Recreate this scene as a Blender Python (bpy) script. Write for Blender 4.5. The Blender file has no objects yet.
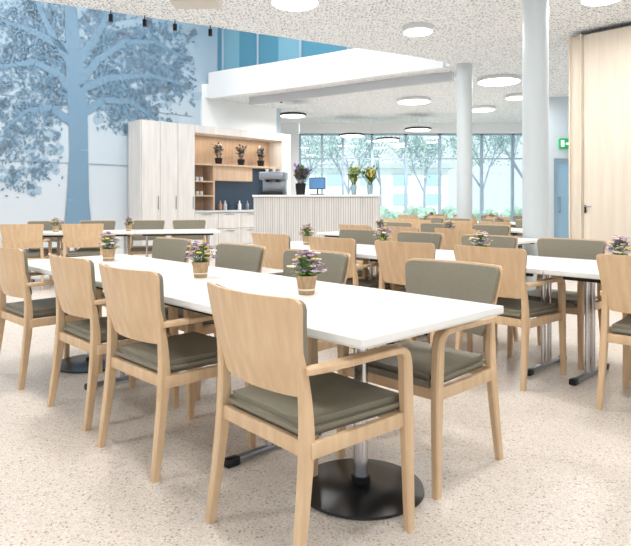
import bpy, bmesh, math, random
from mathutils import Vector, Matrix
random.seed(7)
F=597.0; CX=315.5; HY=202.0; H=1.166
CEIL=3.8
U=(-.6917,.7222); V=(.7222,.6917)
def P(L,v,z=0.0): return Vector((.1435+U[0]*L+V[0]*v, 1.843+U[1]*L+V[1]*v, z))
TH=math.atan2(-V[0],V[1])   # rotation taking local +y to V ; local +x = -U
def lin(c):
    c=c/255.0
    return c/12.92 if c<=.04045 else ((c+.055)/1.055)**2.4
def col(r,g,b): return (lin(r),lin(g),lin(b),1)
sc=bpy.context.scene
# ---------------- materials
def mat(name,c,rough=.5,metal=0,spec=.5,emit=None,es=0):
    m=bpy.data.materials.new(name); m.use_nodes=True
    b=m.node_tree.nodes['Principled BSDF']
    b.inputs['Base Color'].default_value=col(*c); b.inputs['Roughness'].default_value=rough
    b.inputs['Metallic'].default_value=metal; b.inputs['Specular IOR Level'].default_value=spec
    if emit: b.inputs['Emission Color'].default_value=col(*emit); b.inputs['Emission Strength'].default_value=es
    return m
def nd(m,t,**k):
    n=m.node_tree.nodes.new(t)
    for a,v in k.items(): setattr(n,a,v)
    return n
def noisy(name,c1,c2,scale=(30,30,2),rough=.45,ns=1.0,detail=4,spec=.4):
    m=mat(name,c1,rough,spec=spec); nt=m.node_tree; b=nt.nodes['Principled BSDF']
    tc=nd(m,'ShaderNodeTexCoord'); mp=nd(m,'ShaderNodeMapping'); mp.inputs['Scale'].default_value=scale
    no=nd(m,'ShaderNodeTexNoise'); no.inputs['Scale'].default_value=ns; no.inputs['Detail'].default_value=detail
    cr=nd(m,'ShaderNodeValToRGB'); cr.color_ramp.elements[0].position=.3; cr.color_ramp.elements[1].position=.7
    cr.color_ramp.elements[0].color=col(*c1); cr.color_ramp.elements[1].color=col(*c2)
    nt.links.new(tc.outputs['Object'],mp.inputs[0]); nt.links.new(mp.outputs[0],no.inputs['Vector'])
    nt.links.new(no.outputs['Fac'],cr.inputs[0]); nt.links.new(cr.outputs[0],b.inputs['Base Color'])
    return m
BEECH=noisy('beech_wood',(206,173,136),(221,192,156),(26,26,3),.42)
OLIVE=noisy('olive_upholstery',(131,125,109),(136,130,114),(60,60,60),.5)
TABLEW=mat('white_laminate',(236,235,232),.3,spec=.35)
TABLEE=mat('laminate_edge',(222,218,208),.4)
CHROME=mat('chrome',(205,205,208),.18,1)
BLACK=mat('black_metal',(22,24,28),.3,.3)
POT=noisy('pot_bark',(168,138,104),(196,168,132),(90,90,20),.8)
SOIL=mat('soil',(70,52,40),.9)
PURP=mat('petal_purple',(150,120,178),.7); PINK=mat('petal_pink',(200,168,200),.7)
YEL=mat('petal_yellow',(226,204,110),.7); CREAM=mat('petal_cream',(235,225,205),.7)
GREEN=mat('leaf_green',(88,122,62),.6); GREEN2=mat('leaf_green_light',(140,168,80),.6)
WHITE=mat('white_paint',(236,238,239),.6)
GREYP=mat('grey_paint',(198,202,206),.6)
COLM=mat('column_paint',(204,212,215),.4)
ASH=noisy('whitened_wood',(210,206,202),(225,222,218),(14,14,1.2),.5)
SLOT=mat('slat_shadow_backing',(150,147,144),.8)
OAKW=noisy('light_oak',(218,205,188),(229,218,203),(12,12,.8),.5)
WARMW=noisy('warm_wood',(186,158,132),(204,176,148),(14,14,1.5),.5)
STEEL=mat('steel',(150,155,162),.3,.8)
MULL=mat('mullion_paint',(158,178,194),.4,.1)
BLGLASS=mat('dark_backsplash',(52,72,92),.12)

def ceil_mat():
    m=mat('acoustic_ceiling',(236,234,230),.85,spec=.1); nt=m.node_tree; b=nt.nodes['Principled BSDF']
    tc=nd(m,'ShaderNodeTexCoord'); prev=None
    fac=None
    for s,th in ((18,.32),(34,.34)):
        vo=nd(m,'ShaderNodeTexVoronoi'); vo.inputs['Scale'].default_value=s; vo.voronoi_dimensions='2D'
        nt.links.new(tc.outputs['Object'],vo.inputs['Vector'])
        sp=nd(m,'ShaderNodeSeparateColor'); nt.links.new(vo.outputs['Color'],sp.inputs[0])
        mu=nd(m,'ShaderNodeMath',operation='MULTIPLY'); mu.inputs[1].default_value=th; nt.links.new(sp.outputs[0],mu.inputs[0])
        lt=nd(m,'ShaderNodeMath',operation='LESS_THAN'); nt.links.new(vo.outputs['Distance'],lt.inputs[0]); nt.links.new(mu.outputs[0],lt.inputs[1])
        if fac is None: fac=lt.outputs[0]
        else:
            mx=nd(m,'ShaderNodeMath',operation='MAXIMUM'); nt.links.new(fac,mx.inputs[0]); nt.links.new(lt.outputs[0],mx.inputs[1]); fac=mx.outputs[0]
    mix=nd(m,'ShaderNodeMix',data_type='RGBA'); mix.inputs[6].default_value=col(242,245,248); mix.inputs[7].default_value=col(164,166,169)
    nt.links.new(fac,mix.inputs[0]); nt.links.new(mix.outputs[2],b.inputs['Base Color'])
    return m
def floor_mat():
    m=mat('terrazzo_floor',(221,212,203),.35,spec=.35); nt=m.node_tree; b=nt.nodes['Principled BSDF']
    tc=nd(m,'ShaderNodeTexCoord'); cur=None
    for s,th,pal in ((64,.38,[(202,189,176),(184,167,153),(232,228,221),(166,152,141)]),(120,.42,[(201,186,172),(230,225,218),(186,170,156),(209,197,185)])):
        vo=nd(m,'ShaderNodeTexVoronoi'); vo.inputs['Scale'].default_value=s; vo.voronoi_dimensions='2D'
        nt.links.new(tc.outputs['Object'],vo.inputs['Vector'])
        sp=nd(m,'ShaderNodeSeparateColor'); nt.links.new(vo.outputs['Color'],sp.inputs[0])
        mu=nd(m,'ShaderNodeMath',operation='MULTIPLY'); mu.inputs[1].default_value=th; nt.links.new(sp.outputs[0],mu.inputs[0])
        lt=nd(m,'ShaderNodeMath',operation='LESS_THAN'); nt.links.new(vo.outputs['Distance'],lt.inputs[0]); nt.links.new(mu.outputs[0],lt.inputs[1])
        cr=nd(m,'ShaderNodeValToRGB'); cr.color_ramp.interpolation='CONSTANT'
        el=cr.color_ramp.elements; el[0].color=col(*pal[0]); el[1].position=.35; el[1].color=col(*pal[1])
        e=el.new(.55); e.color=col(*pal[2]); e=el.new(.85); e.color=col(*pal[3])
        nt.links.new(sp.outputs[1],cr.inputs[0])
        mix=nd(m,'ShaderNodeMix',data_type='RGBA')
        if cur is None: mix.inputs[6].default_value=col(221,212,203)
        else: nt.links.new(cur,mix.inputs[6])
        nt.links.new(cr.outputs[0],mix.inputs[7]); nt.links.new(lt.outputs[0],mix.inputs[0]); cur=mix.outputs[2]
    nt.links.new(cur,b.inputs['Base Color']); return m
def mural_mat():
    m=mat('mural_sky',(170,196,216),.6); nt=m.node_tree; b=nt.nodes['Principled BSDF']
    tc=nd(m,'ShaderNodeTexCoord'); sx=nd(m,'ShaderNodeSeparateXYZ'); nt.links.new(tc.outputs['Object'],sx.inputs[0])
    no=nd(m,'ShaderNodeTexNoise'); no.inputs['Scale'].default_value=.7; nt.links.new(tc.outputs['Object'],no.inputs['Vector'])
    ad=nd(m,'ShaderNodeMath',operation='MULTIPLY_ADD'); ad.inputs[1].default_value=2.2; nt.links.new(no.outputs['Fac'],ad.inputs[0]); nt.links.new(sx.outputs[2],ad.inputs[2])
    mr=nd(m,'ShaderNodeMapRange'); mr.inputs[1].default_value=1.0; mr.inputs[2].default_value=7.5; nt.links.new(ad.outputs[0],mr.inputs[0])
    cr=nd(m,'ShaderNodeValToRGB'); el=cr.color_ramp.elements
    el[0].color=col(212,217,222); el[1].color=col(140,174,197); e=el.new(.5); e.color=col(188,203,214)
    nt.links.new(mr.outputs[0],cr.inputs[0]); nt.links.new(cr.outputs[0],b.inputs['Base Color']); return m
def glass_mat():
    m=bpy.data.materials.new('window_glass'); m.use_nodes=True; nt=m.node_tree; nt.nodes.clear()
    o=nd(m,'ShaderNodeOutputMaterial'); t=nd(m,'ShaderNodeBsdfTransparent'); t.inputs[0].default_value=(.93,.98,1,1)
    g=nd(m,'ShaderNodeBsdfGlossy'); g.inputs['Roughness'].default_value=.02
    mx=nd(m,'ShaderNodeMixShader'); mx.inputs[0].default_value=.05
    nt.links.new(t.outputs[0],mx.inputs[1]); nt.links.new(g.outputs[0],mx.inputs[2]); nt.links.new(mx.outputs[0],o.inputs[0]); return m
CEILM=ceil_mat(); FLOORM=floor_mat(); MURAL=mural_mat(); GLASS=glass_mat()
LAMP=mat('lamp_diffuser',(255,252,245),.4,emit=(255,250,242),es=3.0)

# ---------------- mesh helpers
class MB:
    def __init__(s): s.bm=bmesh.new(); s.mats=[]
    def mi(s,m):
        if m not in s.mats: s.mats.append(m)
        return s.mats.index(m)
    def face(s,vs,m):
        try: f=s.bm.faces.new(vs)
        except ValueError: return None
        f.material_index=s.mi(m); return f
    def quad(s,pts,m): return s.face([s.bm.verts.new(p) for p in pts],m)
    def box(s,lo,hi,m,M=None,bev=0,seg=2):
        t=bmesh.new(); bmesh.ops.create_cube(t,size=1)
        for v in t.verts:
            v.co=Vector([lo[i]+(v.co[i]+.5)*(hi[i]-lo[i]) for i in range(3)])
        if bev>0: bmesh.ops.bevel(t,geom=list(t.edges),offset=bev,segments=seg,affect='EDGES',profile=.5)
        s.merge(t,m,M)
    def merge(s,t,m,M=None):
        mp={}
        for v in t.verts: mp[v]=s.bm.verts.new(M@v.co if M else v.co)
        for f in t.faces: s.face([mp[v] for v in f.verts],m)
        t.free()
    def cyl(s,p0,p1,r0,r1,m,seg=16,caps=True):
        p0=Vector(p0);p1=Vector(p1); d=(p1-p0).normalized()
        a=d.cross(Vector((0,0,1)) if abs(d.z)<.9 else Vector((1,0,0))).normalized(); b=d.cross(a)
        r=[[],[]]
        for i in range(seg):
            t=2*math.pi*i/seg; o=a*math.cos(t)+b*math.sin(t)
            r[0].append(s.bm.verts.new(p0+o*r0)); r[1].append(s.bm.verts.new(p1+o*r1))
        for i in range(seg):
            j=(i+1)%seg; s.face([r[0][i],r[0][j],r[1][j],r[1][i]],m)
        if caps: s.face(r[0][::-1],m); s.face(r[1],m)
    def lathe(s,prof,m,c=(0,0,0),seg=24):
        rows=[]
        for (r,z) in prof:
            rows.append([s.bm.verts.new((c[0]+r*math.cos(2*math.pi*i/seg),c[1]+r*math.sin(2*math.pi*i/seg),c[2]+z)) for i in range(seg)])
        for k in range(len(rows)-1):
            for i in range(seg):
                j=(i+1)%seg; s.face([rows[k][i],rows[k][j],rows[k+1][j],rows[k+1][i]],m)
        s.face(rows[0][::-1],m); s.face(rows[-1],m)
    def ico(s,c,r,m,sub=1,sc=(1,1,1)):
        t=bmesh.new(); bmesh.ops.create_icosphere(t,subdivisions=sub,radius=r)
        for v in t.verts: v.co=Vector((v.co.x*sc[0],v.co.y*sc[1],v.co.z*sc[2]))+Vector(c)
        s.merge(t,m)
    def sweep(s,pts,hs,m,sub=5,side=Vector((1,0,0)),ch=.35):
        n=len(pts); P_=[Vector(p) for p in pts]; path=[];hh=[]
        for i in range(n-1):
            p0=P_[max(i-1,0)];p1=P_[i];p2=P_[i+1];p3=P_[min(i+2,n-1)]
            for k in range(sub):
                t=k/sub
                path.append(.5*((2*p1)+(p2-p0)*t+(2*p0-5*p1+4*p2-p3)*t*t+(3*p1-p0-3*p2+p3)*t**3))
                hh.append((hs[i][0]*(1-t)+hs[i+1][0]*t,hs[i][1]*(1-t)+hs[i+1][1]*t))
        path.append(P_[-1]); hh.append(hs[-1]); rows=[]
        for i,p in enumerate(path):
            tg=(path[min(i+1,len(path)-1)]-path[max(i-1,0)]).normalized()
            nr=tg.cross(side).normalized(); a,b=hh[i]; c=min(a,b)*ch; sd=nr.cross(tg).normalized()
            if sd.dot(side)<0: sd=-sd
            if i==0: 
                if abs(tg.z)>.8: nr=Vector((0,nr.y,0)).normalized(); sd=Vector((1,0,0))
            rows.append([s.bm.verts.new(p+sd*x+nr*y) for x,y in ((a-c,b),(a,b-c),(a,-b+c),(a-c,-b),(-a+c,-b),(-a,-b+c),(-a,b-c),(-a+c,b))])
        for k in range(len(rows)-1):
            for i in range(8):
                j=(i+1)%8; s.face([rows[k][i],rows[k][j],rows[k+1][j],rows[k+1][i]],m)
        s.face(rows[0][::-1],m); s.face(rows[-1],m)
    def slab(s,fn,th,m,nx=14,nz=14):
        fr=[];bk=[]
        for j in range(nz+1):
            a=[];b=[]
            for i in range(nx+1):
                p=fn(i/nx*2-1,j/nz); a.append(s.bm.verts.new(p+Vector((0,th,0)))); b.append(s.bm.verts.new(p))
            fr.append(a);bk.append(b)
        for j in range(nz):
            for i in range(nx):
                s.face([fr[j][i],fr[j+1][i],fr[j+1][i+1],fr[j][i+1]],m)
                s.face([bk[j][i],bk[j][i+1],bk[j+1][i+1],bk[j+1][i]],m)
        for j in range(nz):
            s.face([fr[j][0],bk[j][0],bk[j+1][0],fr[j+1][0]],m)
            s.face([fr[j][nx],fr[j+1][nx],bk[j+1][nx],bk[j][nx]],m)
        for i in range(nx):
            s.face([fr[0][i],fr[0][i+1],bk[0][i+1],bk[0][i]],m)
            s.face([fr[nz][i],bk[nz][i],bk[nz][i+1],fr[nz][i+1]],m)
    def mesh(s,name,smooth=True,ang=.65):
        bmesh.ops.recalc_face_normals(s.bm,faces=list(s.bm.faces))
        if smooth:
            for f in s.bm.faces: f.smooth=True
            for e in s.bm.edges:
                e.smooth = len(e.link_faces)==2 and e.calc_face_angle(9)<ang
        me=bpy.data.meshes.new(name); s.bm.to_mesh(me); s.bm.free()
        for m in s.mats: me.materials.append(m)
        return me
def obj(name,me,loc=(0,0,0),rot=0):
    o=bpy.data.objects.new(name,me); sc.collection.objects.link(o); o.location=loc; o.rotation_euler=(0,0,rot); return o

# ---------------- chair (faces +y)
def chair_mesh():
    b=MB()
    for sx in (-1,1):
        b.sweep([(sx*.262,.245,0),(sx*.258,.238,.3),(sx*.257,.232,.5),(sx*.258,.226,.60),(sx*.26,.208,.638),(sx*.26,.165,.652),(sx*.262,0,.652),(sx*.256,-.14,.648),(sx*.243,-.222,.645)],
                [(.015,.017),(.017,.022),(.019,.024),(.021,.022),(.024,.016),(.027,.012),(.027,.011),(.024,.011),(.016,.012)],BEECH)
        b.sweep([(sx*.25,-.262,0),(sx*.243,-.232,.22),(sx*.238,-.212,.42),(sx*.232,-.216,.58),(sx*.226,-.238,.72),(sx*.22,-.262,.83)],
                [(.014,.017),(.017,.021),(.018,.025),(.016,.019),(.013,.010),(.012,.006)],BEECH)
        b.box((sx*.252-.012,-.21,.375),(sx*.252+.012,.235,.425),BEECH,bev=.004)
    b.box((-.25,.212,.375),(.25,.238,.425),BEECH,bev=.004)
    b.box((-.24,-.225,.375),(.24,-.2,.425),BEECH,bev=.004)
    t=bmesh.new(); bmesh.ops.create_cube(t,size=1)
    for v in t.verts:
        w=.245 if v.co.y>0 else .222
        v.co=Vector((math.copysign(w,v.co.x),(.262 if v.co.y>0 else -.215),(.475 if v.co.z>0 else .42)))
    bmesh.ops.bevel(t,geom=list(t.edges),offset=.02,segments=4,affect='EDGES')
    b.merge(t,OLIVE)
    def pan(z0,z1,inset,dy,r):
        def fn(a,t):
            t=.5-.5*math.cos(math.pi*t); z=z0+inset+(z1-z0-2*inset)*t
            k=(z-z0)/(z1-z0); hw=.222+.05*k-inset
            d=min(z-z0-inset,z1-inset-z); 
            if d<r: hw-= r-math.sqrt(max(r*r-(r-d)**2,0))
            x=hw*a
            return Vector((x,-.232-.075*k+.05*(x/.25)**2-.006*math.sin(k*3.14)+dy,z))
        return fn
    b.slab(pan(.555,.876,0,-.018,.03),.013,BEECH)
    b.slab(pan(.555,.876,.008,-.005,.03),.026,OLIVE)
    return b.mesh('dining_chair')
CH=chair_mesh()
def chair(L,v,face=1,da=0):
    p=P(L,v); obj('dining_chair',CH,p,TH+(0 if face>0 else math.pi)+math.radians(da))

# ---------------- tables : local x along length, y along width
def top(b,lx,wy):
    b.box((-lx/2,-wy/2,.712),(lx/2,wy/2,.74),TABLEW,bev=.003,seg=1)
    b.box((-lx/2+.001,-wy/2+.001,.708),(lx/2-.001,wy/2-.001,.7125),TABLEE)
def ped_mesh(lx,wy):
    b=MB(); top(b,lx,wy)
    b.lathe([(.252,0),(.256,.004),(.254,.012),(.06,.02),(.04,.03)],BLACK,seg=48)
    b.cyl((0,0,.02),(0,0,.69),.03,.03,CHROME,24)
    b.lathe([(.04,.02),(.04,.05),(.031,.055)],BLACK)
    b.box((-.22,-.22,.69),(.22,.22,.709),BLACK)
    return b.mesh('dining_table')
def fold_mesh(lx,wy,xs):
    b=MB(); top(b,lx,wy)
    for x in xs:
        b.box((x-.018,-wy/2+.16,.012),(x+.018,wy/2-.16,.036),STEEL,bev=.008)
        for e in (-1,1):
            b.box((x-.022,e*(wy/2-.18)-.035,0),(x+.022,e*(wy/2-.18)+.035,.04),BLACK,bev=.01)
            b.cyl((x,e*.045,.03),(x,e*.045,.69),.016,.016,CHROME,16)
        b.box((x-.025,-wy/2+.1,.685),(x+.025,wy/2-.1,.709),BLACK)
    b.box((-lx/2+.1,-wy/2+.06,.68),(lx/2-.1,-wy/2+.085,.709),BLACK)
    b.box((-lx/2+.1,wy/2-.085,.68),(lx/2-.1,wy/2-.06,.709),BLACK)
    return b.mesh('dining_table')
TR=math.atan2(U[1],U[0])  # local +x -> U, local +y -> -V
W=.87
PED=ped_mesh(.795,W); 
def table_ped(Lc,vc): obj('dining_table',PED,P(Lc,vc),TR)
def table_fold(L0,L1,vc,T):
    c=(L0+L1)/2
    obj('dining_table',fold_mesh(L1-L0-.006,W,[t-c for t in T]),P(c,vc),TR)
# group 1
table_ped(.4,.44); table_fold(.8,2.6,.435,[.93,2.42]); table_ped(3.0,.435)
for L,v,a in ((.345,.10,-3),(1.29,.12,1),(2.03,.15,0),(2.98,.12,2)): chair(L,v,1,a)
for L,v,a in ((.40,.84,0),(1.3,.80,1),(2.05,.80,-1),(2.98,.83,1)): chair(L,v,-1,a)
# group 2
table_fold(-1.3,.5,2.705,[-1.15,.38]); table_fold(.5,2.1,2.705,[.68,1.88]); table_fold(2.1,3.6,2.705,[2.27,3.42])
for L,v,a in ((-.15,2.37,2),(.79,2.38,-2),(1.5,2.38,2),(2.24,2.38,0),(3.03,2.38,-1)): chair(L,v,1,a)
for L,v,a in ((-.1,3.06,0),(.76,3.06,2),(1.47,3.04,0),(2.22,3.05,-2),(3.0,3.05,0)): chair(L,v,-1,a)
# group 3
table_fold(1.9,3.3,4.85,[2.05,3.15]); table_fold(3.3,4.8,4.85,[3.45,4.65])
for L in (2.45,3.2,3.95): chair(L,4.53,1,random.uniform(-3,3))
for L in (2.7,3.5,4.2): chair(L,5.2,-1,random.uniform(-3,3))
# group 4/5 near the windows
table_fold(3.0,4.3,7.3,[3.15,4.15]); table_fold(4.3,5.6,7.3,[4.45,5.45])
for L in (3.35,3.98,4.75,5.3): chair(L,6.97,1,random.uniform(-2,2)); chair(L+.02,7.64,-1,random.uniform(-2,2))
table_fold(4.4,6.0,10.0,[4.55,5.85]); table_fold(6.0,7.6,10.0,[6.15,7.45])
for L in (4.8,5.55,6.3,7.05): chair(L,9.67,1,random.uniform(-4,4)); chair(L+.05,10.34,-1,random.uniform(-4,4))
# group 0 (far left)
A0=math.radians(14); c0=Vector((-3.0,8.75,0)); ax=Vector((math.cos(A0),math.sin(A0),0)); ay=Vector((-ax.y,ax.x,0))
obj('dining_table',fold_mesh(1.6,.8,[-.65,.65]),c0-ax*.45,A0)
obj('dining_table',fold_mesh(1.2,.8,[-.45,.45]),c0+ax*.96,A0)
for t,s in ((-1.05,-1),(-.3,-1),(-1.0,1),(-.25,1),(.5,1),(1.15,1)):
    obj('dining_chair',CH,c0+ax*t+ay*(s*.42),A0+(0 if s<0 else math.pi))
# ---------------- potted flowers
def flowers(seed):
    r=random.Random(seed); b=MB()
    b.lathe([(.034,0),(.037,.004),(.046,.07),(.05,.078),(.05,.088),(.044,.088),(.042,.075)],POT,seg=20)
    b.lathe([(.0368,.02),(.043,.021),(.0435,.027),(.0375,.028)],CREAM,seg=20)
    b.lathe([(.042,.076),(.02,.085)],SOIL)
    for i in range(76):
        a=r.uniform(0,6.28); e=r.uniform(-.3,1.5); R=r.uniform(.055,.088)
        c=Vector((R*math.cos(a)*math.cos(e)*1.0,R*math.sin(a)*math.cos(e),.12+R*math.sin(e)*1.0))
        b.cyl((c.x*.2,c.y*.2,.08),c,.0012,.001,GREEN,4,False)
        m=r.choice([PURP,PURP,PURP,PINK,PINK,PINK,YEL,YEL,CREAM,CREAM])
        s_=r.uniform(.006,.010)
        b.ico(c,s_*.6,YEL,1)
        for k in range(5):
            t=k*1.2566+a; b.ico(c+Vector((math.cos(t)*s_,math.sin(t)*s_,.002)),s_*.72,m,1,(1,1,.7))
    for i in range(70):
        a=r.uniform(0,6.28); e=r.uniform(-.3,1.3); R=r.uniform(.05,.08); d=Vector((math.cos(a)*math.cos(e),math.sin(a)*math.cos(e),math.sin(e)))
        c=Vector((0,0,.11))+d*R*.6; w=Vector((-math.sin(a),math.cos(a),0))*.009
        b.quad([c,c+d*.018+w,c+d*.04,c+d*.018-w],r.choice([GREEN,GREEN2]))
    return b.mesh('potted_flowers')
FL=[flowers(i) for i in range(3)]
i=0
for L,v in ((.79,.50),(1.66,.49),(2.93,.53),(.2,2.72),(1.2,2.7),(2.16,2.7),(3.15,2.7),(2.9,4.85),(4.0,4.85),(3.6,7.3),(5.0,7.3),(5.3,10),(6.8,10)):
    p=P(L,v,.74); o=obj('potted_flowers',FL[i%3],p,i*1.3); i+=1
for t in (-.75,.25):
    p=c0+ax*t; obj('potted_flowers',FL[i%3],(p.x,p.y,.74),i); i+=1

# ---------------- room shell
b=MB(); b.box((-14,-3,-.1),(12,20,0),FLOORM); obj('floor',b.mesh('floor',False))
hole=[(-9.5,4.55),(-3.72,7.78),(-1.72,8.88),(.5,10.12),(1.7,10.75),(2.45,11.25),(2.6,11.5),(2.5,11.62)]
arc=[(2.5,11.62),(1.71,12.1),(1.05,12.55),(.32,13.08),(-.5,13.65),(-1.3,14.18),(-2.05,14.65),(-2.66,15.07)]
wl=P(11.9,-6)
e1=P(11.9,6.75)
hole2=hole+arc[1:]+[(e1.x,e1.y),(wl.x,wl.y)]
outer=[(-14,-3),(12,-3),(12,20),(-14,20)]
bm=bmesh.new()
for loop in (outer,hole2):
    vs=[bm.verts.new((x,y,CEIL)) for x,y in loop]
    for k in range(len(vs)): bm.edges.new((vs[k],vs[(k+1)%len(vs)]))
bmesh.ops.triangle_fill(bm,use_beauty=True,edges=list(bm.edges))
bm.normal_update()
for f in bm.faces:
    if f.normal.z>0: f.normal_flip()
me=bpy.data.meshes.new('ceiling'); bm.to_mesh(me); bm.free(); me.materials.append(CEILM); me.materials.append(WHITE)
o=obj('ceiling',me); md=o.modifiers.new('thick','SOLIDIFY'); md.thickness=.35; md.offset=-1; md.material_offset_rim=1
# unseen roof, added to keep direct sun out of the atrium
b=MB(); b.box((-12,3.5,6.8),(4.5,17,7.0),WHITE); obj('ceiling_atrium_sunblock',b.mesh('ceiling_atrium_sunblock',False))
def smoothline(pts,sub=6):
    P_=[Vector((x,y,0)) for x,y in pts]; out=[]
    for i in range(len(P_)-1):
        p0=P_[max(i-1,0)];p1=P_[i];p2=P_[i+1];p3=P_[min(i+2,len(P_)-1)]
        for k in range(sub):
            t=k/sub; out.append(.5*((2*p1)+(p2-p0)*t+(2*p0-5*p1+4*p2-p3)*t*t+(3*p1-p0-3*p2+p3)*t**3))
    out.append(P_[-1]); return out
cl=smoothline(arc)
def band(b,line,off0,off1,z0,z1,m):
    rows=[]
    for i,p in enumerate(line):
        tg=(line[min(i+1,len(line)-1)]-line[max(i-1,0)]).normalized(); n=Vector((tg.y,-tg.x,0))
        if n.y<0: n=-n
        a=p+n*off0; c=p+n*off1
        rows.append([b.bm.verts.new((a.x,a.y,z0)),b.bm.verts.new((a.x,a.y,z1)),b.bm.verts.new((c.x,c.y,z1)),b.bm.verts.new((c.x,c.y,z0))])
    for k in range(len(rows)-1):
        for j in range(4):
            b.face([rows[k][j],rows[k][(j+1)%4],rows[k+1][(j+1)%4],rows[k+1][j]],m)
    b.face(rows[0],m); b.face(rows[-1][::-1],m)
b=MB(); band(b,cl,-.06,.12,3.77,4.42,WHITE); band(b,cl[:-7],.5,.62,3.62,3.82,GREYP); band(b,cl[:-7],.62,1.0,3.72,3.82,WHITE); obj('trim_atrium_bulkhead',b.mesh('trim_atrium_bulkhead'))
TEAL=mat('upper_glass',(84,140,164),.08); TEAL2=mat('upper_glass_light',(120,168,188),.1)
b=MB()
for i in range(len(cl)-1):
    p=cl[i]+Vector((.15,.25,0)); q=cl[i+1]+Vector((.15,.25,0))
    b.quad([(p.x,p.y,4.4),(q.x,q.y,4.4),(q.x,q.y,6.8),(p.x,p.y,6.8)],TEAL if (i//4)%3 else TEAL2)
    if i%8==0: b.cyl((p.x,p.y-.03,4.4),(p.x,p.y-.03,6.8),.03,.03,MULL,8)
obj('window_upper',b.mesh('window_upper',False))
def uvbox(b,L0,L1,v0,v1,z0,z1,m,bev=0):
    M=Matrix(((U[0],V[0],0,.1435),(U[1],V[1],0,1.843),(0,0,1,0),(0,0,0,1)))
    b.box((L0,v0,z0),(L1,v1,z1),m,M,bev)
b=MB(); uvbox(b,11.65,11.85,-7,9.6,0,6.8,MURAL); obj('wall_back',b.mesh('wall_back',False))
b=MB(); uvbox(b,11.6,11.65,6.95,9.4,3.0,3.8,WHITE); obj('wall_bulkhead_kitchen',b.mesh('wb',False))
TR1=mat('mural_tree_dark',(116,148,172),.6); TR2=mat('mural_tree_mid',(158,182,200),.6); TR3=mat('mural_leaf_deep',(102,137,164),.6); SEAM=mat('mural_seam',(162,182,197),.6)
def wp(px,py,layer=1):
    L=11.65-.004*layer; k=(px-CX)/F; Z=(L+1.2317)/(.7222-.6917*k)
    return Vector((k*Z,Z,H+(HY-py)*Z/F))
b=MB(); rt=random.Random(3)
def strip(pts,ws,m,layer):
    for i in range(len(pts)-1):
        (x0,y0),(x1,y1)=pts[i],pts[i+1]; d=Vector((x1-x0,y1-y0)).normalized(); n=Vector((-d.y,d.x))
        a,c=ws[i]/2,ws[i+1]/2
        b.quad([wp(x0+n.x*a,y0+n.y*a,layer),wp(x1+n.x*c,y1+n.y*c,layer),wp(x1-n.x*c,y1-n.y*c,layer),wp(x0-n.x*a,y0-n.y*a,layer)],m)
strip([(78,240),(78,200),(79,150),(78,110),(76,80),(74,50),(70,10),(68,-30)],[30,22,18,19,20,15,11,8],TR1,6.4)
brs=[[(78,100),(60,75),(35,62),(5,66),(-30,70)],[(78,85),(98,60),(125,42),(155,42),(185,58)],[(80,115),(104,100),(130,102),(155,118)],
     [(76,125),(52,108),(28,110),(5,128)],[(76,70),(55,40),(40,10),(30,-20)],[(80,60),(100,30),(112,5),(120,-20)],[(78,90),(110,78),(150,75),(185,85)],[(70,50),(30,30),(0,20)]]
clus=[]
for br in brs:
    n=len(br); strip(br,[9-7*i/(n-1) for i in range(n)],TR1,6.6)
    for i in range(n-1):
        for t in (.3,.8):
            if i==0 and t<.5: continue
            x=br[i][0]*(1-t)+br[i+1][0]*t; y=br[i][1]*(1-t)+br[i+1][1]*t; clus.append((x,y))
            for s_ in (-1,1):
                e=(x+rt.uniform(-14,14),y+s_*rt.uniform(8,18)); strip([(x,y),e],[2,.7],TR1,6.5); clus.append(e)
for x in (6,26,44): clus+= [(x,145),(x+6,165)]
clus+=[(12,182),(30,178)]
for (x,y) in clus:
    for k in range(6):
        bx=x+rt.gauss(0,10);by=y+rt.gauss(0,8);R=rt.uniform(3,7); ns=11
        if abs(bx-78)<16 and by>105: continue
        b.face([b.bm.verts.new(wp(bx+R*rt.uniform(.75,1.15)*math.cos(6.283*i/ns),by+R*rt.uniform(.7,1.1)*math.sin(6.283*i/ns),2)) for i in range(ns)],TR2)
    for k in range(28):
        lx=x+rt.gauss(0,10); ly=y+rt.gauss(0,8); a=rt.uniform(0,6.28); s_=rt.uniform(1.4,2.8)
        if lx>196 or ly<-34: continue
        if abs(lx-78)<15 and ly>105: continue
        dx,dy=math.cos(a)*s_,math.sin(a)*s_
        b.quad([wp(lx-dx,ly-dy,5+k%2),wp(lx-dy*.5,ly+dx*.5,5+k%2),wp(lx+dx,ly+dy,5+k%2),wp(lx+dy*.5,ly-dx*.5,5+k%2)],rt.choice([TR1,TR1,TR1,TR3]))
for z in (2.0,3.3,4.6): uvbox(b,11.628,11.652,-7,6.7,z,z+.012,SEAM)
obj('tree_mural',b.mesh('tree_mural',False))
b=MB(); uvbox(b,11.62,11.65,-7,4.98,0,.1,WHITE); obj('baseboard_back',b.mesh('bb',False))

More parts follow.
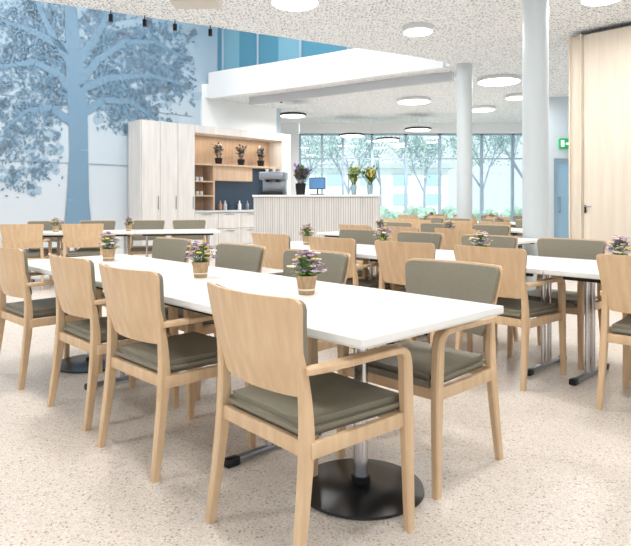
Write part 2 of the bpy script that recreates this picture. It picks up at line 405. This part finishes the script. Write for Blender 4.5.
# ---------------- kitchen cabinets
b=MB()
uvbox(b,11.03,11.6,5.0,6.37,.1,2.99,SLOT)
for k in range(3):
    v0=5.0+k*.457; uvbox(b,11.005,11.05,v0+.004,v0+.453,.1,3.0,ASH,.004)
    uvbox(b,10.985,11.005,v0+.40,v0+.412,1.0,1.3,STEEL)
uvbox(b,11.03,11.6,4.98,5.0,.1,3.0,ASH)
uvbox(b,11.05,11.6,5.0,9.4,0,.1,GREYP)
uvbox(b,11.0,11.6,9.1,9.4,.1,3.0,ASH,.004)
uvbox(b,11.0,11.6,6.372,9.1,2.82,3.0,ASH)
uvbox(b,11.56,11.6,6.372,9.1,.1,2.82,WARMW)
uvbox(b,11.05,11.55,6.374,9.1,.1,.9,SLOT)
for k in range(4):
    v0=6.374+k*.681; uvbox(b,11.02,11.06,v0+.005,v0+.675,.1,.5,ASH,.004); uvbox(b,11.02,11.06,v0+.005,v0+.675,.512,.9,ASH,.004)
    uvbox(b,11.0,11.02,v0+.2,v0+.48,.86,.87,STEEL); uvbox(b,11.0,11.02,v0+.2,v0+.48,.45,.46,STEEL)
uvbox(b,11.0,11.56,6.372,9.1,.91,.96,GREYP)
uvbox(b,11.1,11.56,6.372,9.1,2.06,2.11,WARMW)
uvbox(b,11.1,11.56,6.96,7.0,.96,2.06,WARMW)
for z in (1.3,1.65): uvbox(b,11.1,11.56,6.372,6.96,z,z+.03,WARMW)
uvbox(b,11.54,11.56,7.0,9.1,.96,2.06,BLGLASS)
uvbox(b,11.15,11.54,7.0,8.2,1.7,2.06,WARMW)
obj('kitchen_cabinet',b.mesh('kitchen_cabinet',False))
def bottle(m,r=.045,h=.24):
    b=MB(); b.lathe([(r*.9,0),(r,.01),(r,h*.6),(r*.4,h*.78),(r*.35,h)],m,seg=14); return b.mesh('bottle')
ORG=mat('amber_glaze',(176,128,92),.4); BLU=mat('blue_glaze',(90,140,190),.4)
for k,(v,m) in enumerate(((7.3,ORG),(7.45,GREYP),(7.9,WHITE),(8.15,STEEL),(8.5,GREYP))):
    obj('bottle',bottle(m),P(11.3,v,.96))
b=MB()
for v in (6.5,6.62,6.74): 
    p=P(11.3,v); b.lathe([(.04,0),(.045,.01),(.045,.1)],WHITE,c=(p.x,p.y,1.68),seg=12); b.lathe([(.04,0),(.045,.01),(.045,.1)],WHITE,c=(p.x,p.y,1.33),seg=12)
obj('cup_set',b.mesh('cup_set'))
DRY=mat('dried_grass',(110,96,80),.9)
def plant(seed,ph,pr,pm,stem_h,n,leafms,spread=.5,leaf=.07):
    r=random.Random(seed); b=MB()
    b.lathe([(pr*.75,0),(pr*.8,.01),(pr,ph*.9),(pr,ph),(pr*.88,ph),(pr*.85,ph*.85)],pm,seg=18)
    for i in range(n):
        a=r.uniform(0,6.28); l=r.uniform(.6,1)*stem_h; sp=r.uniform(.1,spread)
        e=Vector((math.cos(a)*l*sp,math.sin(a)*l*sp,ph+l)); s0=Vector((math.cos(a)*pr*.4,math.sin(a)*pr*.4,ph*.85))
        b.cyl(s0,e,.004,.002,GREEN if leafms[0]!=DRY else DRY,5,False)
        for k in range(7):
            t=r.uniform(.35,1.05); c=s0.lerp(e,t); d=Vector((r.uniform(-1,1),r.uniform(-1,1),r.uniform(-.1,1))).normalized(); w=d.cross(Vector((0,0,1))).normalized()*leaf*.28
            b.quad([c,c+d*leaf*.5+w,c+d*leaf,c+d*leaf*.5-w],r.choice(leafms))
    return b.mesh('p')
for k,v in enumerate((7.25,7.95,8.6)):
    obj('dried_grass_pot',plant(20+k,.16,.1,BLACK,.34,22,[DRY,GREYP,DRY],.45,.1),P(11.3,v,2.11))
# ---------------- bar counter
b=MB(); bx0=Vector((-1.25,12.2,0)); bx1=Vector((1.22,11.75,0)); bd=(bx1-bx0); bl=bd.length; BA=math.atan2(bd.y,bd.x)
b.box((0,.0,.08),(bl,.6,1.27),SLOT); b.box((.03,.06,0),(bl-.03,.58,.08),BLACK)
n=52
for k in range(n):
    x=k*bl/n; b.box((x+.005,-.015,.08),(x+bl/n-.005,.025,1.26),ASH)
b.box((-.012,-.015,.08),(0,.6,1.27),ASH); b.box((bl,-.015,.08),(bl+.012,.6,1.27),ASH)
b.box((-.03,-.05,1.27),(bl+.03,.66,1.31),TABLEW,bev=.004)
obj('bar_counter',b.mesh('bar_counter',False),bx0,BA)
nv=Vector((-math.sin(BA),math.cos(BA),0))
def onbar(t,z=1.31,d=.3): return bx0+bd*t+nv*d+Vector((0,0,z))
b=MB(); b.box((-.24,-.2,.0),(.24,.2,.08),BLACK,bev=.01); b.box((-.24,.02,.08),(.24,.2,.34),STEEL,bev=.01); b.box((-.26,-.2,.32),(.26,.2,.48),STEEL,bev=.02)
for x in (-.1,.1): b.cyl((x,-.1,.27),(x,-.1,.32),.03,.035,BLACK,12); b.cyl((x,-.12,.29),(x,-.26,.28),.01,.013,BLACK,8)
for x in (-.15,0,.15): b.lathe([(.03,0),(.04,.07)],WHITE,c=(x,.05,.48),seg=12)
obj('coffee_machine',b.mesh('coffee_machine'),onbar(.13),BA)
obj('dried_flower_vase',plant(31,.24,.11,BLACK,.34,34,[DRY,PURP,GREEN],.75,.12),onbar(.36))
b=MB(); b.box((-.14,-.1,0),(.14,.1,.02),BLACK,bev=.005); b.cyl((0,.03,.02),(0,.03,.16),.015,.015,BLACK,8); b.box((-.17,-.01,.12),(.17,.015,.36),BLACK,bev=.006); b.box((-.155,-.016,.135),(.155,-.009,.345),BLU)
m_=b.mesh('cash_register_screen'); obj('cash_register_screen',m_,onbar(.5),BA)
GLV=mat('vase_glass',(150,175,185),.15)
obj('flower_vase',plant(41,.2,.06,GLV,.34,24,[GREEN,GREEN2,YEL],.6,.1),onbar(.8))
obj('flower_vase',plant(42,.2,.06,GLV,.34,26,[GREEN,YEL,GREEN],.7,.11),onbar(.93))

# ---------------- columns
for (px,Z,r) in ((535.5,7.2,.15),(464.5,11.45,.145)):
    b=MB(); b.lathe([(r+.012,0),(r+.012,.06),(r,.065),(r,CEIL)],COLM,seg=40); obj('column',b.mesh('column'),((px-CX)/F*Z,Z,0))
# ---------------- right closet wall
c=Vector((3.96,9.29,0)); du=Vector((-U[0],-U[1],0)); RC=math.atan2(du.y,du.x)
b=MB(); x=0
CT=CEIL-.06
for w in (.2,1.1,1.1,1.1):
    b.box((x+.004,0,.1),(x+w-.004,.6,CT-.02),OAKW,bev=.003); x+=w
b.box((0.01,.03,0),(x-.01,.59,CT),SLOT)
b.box((0.0,-.05,.0),(.02,0.01,CT),OAKW); b.box((0.17,-.05,.0),(.19,0.01,CT),OAKW)
b.box((.23,-.03,1.0),(.25,0,1.12),BLACK); b.cyl((.24,-.04,1.1),(.34,-.04,1.1),.009,.009,STEEL,8)
obj('built_in_closet',b.mesh('built_in_closet',False),c,RC)
b=MB(); b.box((0,.63,0),(9,.8,CEIL),WHITE); obj('wall_right',b.mesh('wall_right',False),c,RC)
# ---------------- exit wall
EW=mat('exit_wall_paint',(210,222,230),.6); DG=mat('door_glass',(150,190,214),.1)
b=MB(); b.box((5.7,15,0),(5.99,15.2,CEIL),EW); obj('wall_exit_left',b.mesh('wall_exit',False))
b=MB(); b.box((5.99,15,2.26),(7.01,15.2,CEIL),EW); obj('wall_exit_top',b.mesh('wall_exit',False))
b=MB(); b.box((7.01,15,0),(11,15.2,CEIL),EW); obj('wall_exit_right',b.mesh('wall_exit',False))
b=MB(); b.box((6.0,15.02,0),(6.07,15.12,2.25),MULL); b.box((6.93,15.02,0),(7.0,15.12,2.25),MULL); b.box((6.07,15.02,2.17),(6.93,15.12,2.25),MULL); b.box((6.07,15.05,0),(6.93,15.08,2.17),DG); b.cyl((6.15,15.0,.9),(6.15,15.0,1.3),.012,.012,STEEL,8)
b.box((6.14,15.0,.92),(6.16,15.06,.94),STEEL); b.box((6.14,15.0,1.26),(6.16,15.06,1.28),STEEL)
obj('door_1',b.mesh('door_1',False))
EXG=mat('exit_green',(30,150,90),.4,emit=(40,190,110),es=.3); EXW=mat('exit_white',(240,255,245),.4,emit=(240,255,245),es=.5)
b=MB(); b.box((6.1,14.93,2.5),(6.42,15.0,2.76),EXG,bev=.01); b.box((6.14,14.92,2.55),(6.22,14.932,2.71),EXW); b.box((6.26,14.92,2.6),(6.38,14.932,2.65),EXW); obj('exit_sign',b.mesh('exit_sign',False))
# ---------------- window wall Y=20
Y=20.0
def X(px): return (px-CX)/F*Y
b=MB()
mull=[X(p) for p in (300,322,343,372,406,440,482,513,545,580)]
b.box((-3.2,Y,0),(mull[0]-.05,Y+.2,CEIL),WHITE); obj('wall_window_side',b.mesh('w',False))
b=MB(); b.box((mull[0],Y-.05,3.46),(12,Y+.2,CEIL),WHITE); obj('trim_1',b.mesh('trim_1',False))
b=MB()
for x in mull: b.box((x-.04,Y,0),(x+.04,Y+.12,3.45),MULL)
b.box((mull[0],Y,.0),(mull[-1],Y+.12,.12),MULL); b.box((mull[0],Y+.02,2.6),(mull[-1],Y+.1,2.64),MULL); b.box((mull[0],Y,3.4),(mull[-1],Y+.12,3.45),MULL)
b.box((mull[0],Y+.06,.1),(mull[-1],Y+.07,3.41),GLASS)
obj('window_1',b.mesh('window_1',False))
# ---------------- outdoors
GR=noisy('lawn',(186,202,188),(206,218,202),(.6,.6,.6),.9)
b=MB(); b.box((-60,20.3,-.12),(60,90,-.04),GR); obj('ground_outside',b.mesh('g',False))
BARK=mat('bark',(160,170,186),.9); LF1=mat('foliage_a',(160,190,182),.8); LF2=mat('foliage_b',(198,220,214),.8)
def tree(seed,h,leaves):
    r=random.Random(seed); b=MB()
    def rec(p,d,l,rad,n):
        e=p+d*l; b.cyl(p,e,rad,rad*.7,BARK,6,False)
        if n<=2:
            for k in range(leaves):
                c=p.lerp(e,r.random())+Vector([r.gauss(0,.3) for _ in range(3)]); s_=r.uniform(.05,.1)
                a=Vector([r.uniform(-1,1) for _ in range(3)]).normalized(); w=a.orthogonal().normalized()*s_*.5
                b.quad([c,c+a*s_+w,c+a*s_*2,c+a*s_-w],r.choice([LF1,LF2]))
        if n==0: return
        for k in range(3):
            nd_=(d+Vector((r.uniform(-.8,.8),r.uniform(-.8,.8),r.uniform(-.1,.5)))).normalized(); rec(e,nd_,l*.72,rad*.62,n-1)
    rec(Vector((0,0,-.04)),Vector((0,0,1)),h*.3,.09,4)
    return b.mesh('garden_tree')
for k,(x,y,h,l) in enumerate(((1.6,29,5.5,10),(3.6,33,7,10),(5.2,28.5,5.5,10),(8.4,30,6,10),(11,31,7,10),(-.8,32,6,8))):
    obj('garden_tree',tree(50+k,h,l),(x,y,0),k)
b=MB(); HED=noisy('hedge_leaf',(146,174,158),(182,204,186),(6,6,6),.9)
rh=random.Random(5)
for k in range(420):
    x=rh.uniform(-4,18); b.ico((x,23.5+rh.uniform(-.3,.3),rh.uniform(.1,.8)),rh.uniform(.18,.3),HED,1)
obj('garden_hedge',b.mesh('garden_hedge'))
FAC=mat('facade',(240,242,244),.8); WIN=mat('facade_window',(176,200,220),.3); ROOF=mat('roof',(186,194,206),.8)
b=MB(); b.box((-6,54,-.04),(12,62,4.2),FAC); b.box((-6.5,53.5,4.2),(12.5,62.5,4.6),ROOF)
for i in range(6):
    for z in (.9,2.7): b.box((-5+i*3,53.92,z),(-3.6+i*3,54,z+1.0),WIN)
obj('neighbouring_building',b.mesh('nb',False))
s_=bpy.data.lights.new('sun','SUN'); s_.energy=3.8; s_.angle=.03; s_.color=(1,.98,.95)
o=bpy.data.objects.new('sun',s_); sc.collection.objects.link(o); o.rotation_euler=(math.radians(38),0,math.radians(-8)); o.location=(0,-10,20)

# ---------------- ceiling lamps
def lampmesh(d,rim):
    b=MB(); r=d/2
    b.lathe([(r*.98,.0),(r,.01),(r,.075),(r*.96,.08)],rim,seg=40)
    b.lathe([(r*.93,-.012),(r*.96,-.004),(r*.96,.004)],LAMP,seg=40)
    return b.mesh('added_atrium_lamp')
def L_area(loc,size,power,colr=(1,.99,.97)):
    l=bpy.data.lights.new('lamp_light','AREA'); l.shape='DISK'; l.size=size; l.energy=power; l.color=colr
    o=bpy.data.objects.new('lamp_light',l); sc.collection.objects.link(o); o.location=loc; return o
RIM=mat('lamp_rim',(214,216,218),.4,0)
lamps=[(295,3,.62),(418,32,.45),(602,-1,.5),(499,82,.9),(414,102,.85),(482,110,.72),(517,98,.55)]
for px,py,d in lamps:
    Z=(3.72-H)*F/(HY-py); x=(px-CX)/F*Z
    o=obj('added_atrium_lamp',lampmesh(d,RIM),(x,Z,3.72)); a=L_area((0,0,-.02),d*.85,50); a.parent=o
for x,y in ((-1.5,4.2),(2.2,4.0),(-3.8,5.2),(.4,1.2),(-3.2,1.5),(4.6,2.2)):
    o=obj('added_atrium_lamp',lampmesh(.6,RIM),(x,y,3.72)); a=L_area((0,0,-.02),.5,46); a.parent=o
for px,py,Z,d in ((352,136,18.5,.8),(388,140,18.8,.75),(418,130,18,.8),(293,116,15.6,.7)):
    z=H+(HY-py)*Z/F; b=MB(); r=d/2
    b.lathe([(r*.95,0),(r,.01),(r,.05),(r*.95,.06)],BLACK,seg=32); b.lathe([(r*.9,-.012),(r*.93,.004)],LAMP,seg=32)
    b.cyl((0,0,.05),(0,0,CEIL-z),.006,.006,WHITE,6)
    o=obj('pendant_lamp',b.mesh('pendant_lamp'),((px-CX)/F*Z,Z,z)); a=L_area((0,0,-.02),d*.8,36); a.parent=o
for x,y in ((-5.5,8.8),(-3.0,11.0),(-6.5,6.8),(-.5,11.6)):
    o=obj('added_atrium_lamp',lampmesh(.9,RIM),(x,y,6.72)); a=L_area((0,0,-.02),.8,95,(1,.99,.98)); a.parent=o  # added lamps, out of view under the roof, to brighten the mural
for t in (.215,.31,.40,.51):
    x=-3.72+4.22*t; y=7.70+2.34*t
    b=MB(); b.cyl((0,0,-.08),(0,0,0),.008,.008,BLACK,6); b.cyl((0,0,-.16),(0,0,-.06),.03,.03,BLACK,14)
    obj('spotlight',b.mesh('spotlight'),(x,y,CEIL))
for px,py in ((268,110),(281,112)):
    b=MB(); b.cyl((0,0,-.14),(0,0,0),.035,.035,BLACK,12)
    obj('spotlight',b.mesh('spotlight'),((px-CX)/F*15.0,15.0,CEIL))
b=MB(); b.box((-.3,-.17,-.16),(.3,.17,-.03),mat('device_grey',(205,200,192),.5),bev=.015); b.cyl((0,0,-.03),(0,0,0),.05,.05,WHITE,12); b.cyl((-.12,.17,-.1),(-.12,.2,-.1),.04,.04,BLACK,14)
obj('ceiling_projector',b.mesh('ceiling_projector'),(-1.5,7.5,CEIL))
l=bpy.data.lights.new('niche_light','AREA'); l.shape='RECTANGLE'; l.size=2.4; l.size_y=.1; l.energy=12; l.color=(1,.88,.74)
o=bpy.data.objects.new('niche_light',l); sc.collection.objects.link(o); o.location=P(11.2,7.7,2.8); o.rotation_euler=(0,0,math.atan2(V[1],V[0]))

# ---------------- world
w=bpy.data.worlds.new('World'); sc.world=w; w.use_nodes=True
bg=w.node_tree.nodes['Background']; bg.inputs[0].default_value=(.91,.96,1,1); bg.inputs[1].default_value=1.17
# ---------------- camera
cam=bpy.data.cameras.new('camera'); co=bpy.data.objects.new('camera',cam); sc.collection.objects.link(co)
co.location=(0,0,H); co.rotation_euler=(math.pi/2,0,0); cam.sensor_width=36; cam.lens=F/631*36; cam.shift_y=-(273-HY)/631; cam.clip_end=200
sc.camera=co
sc.view_settings.view_transform='Standard'
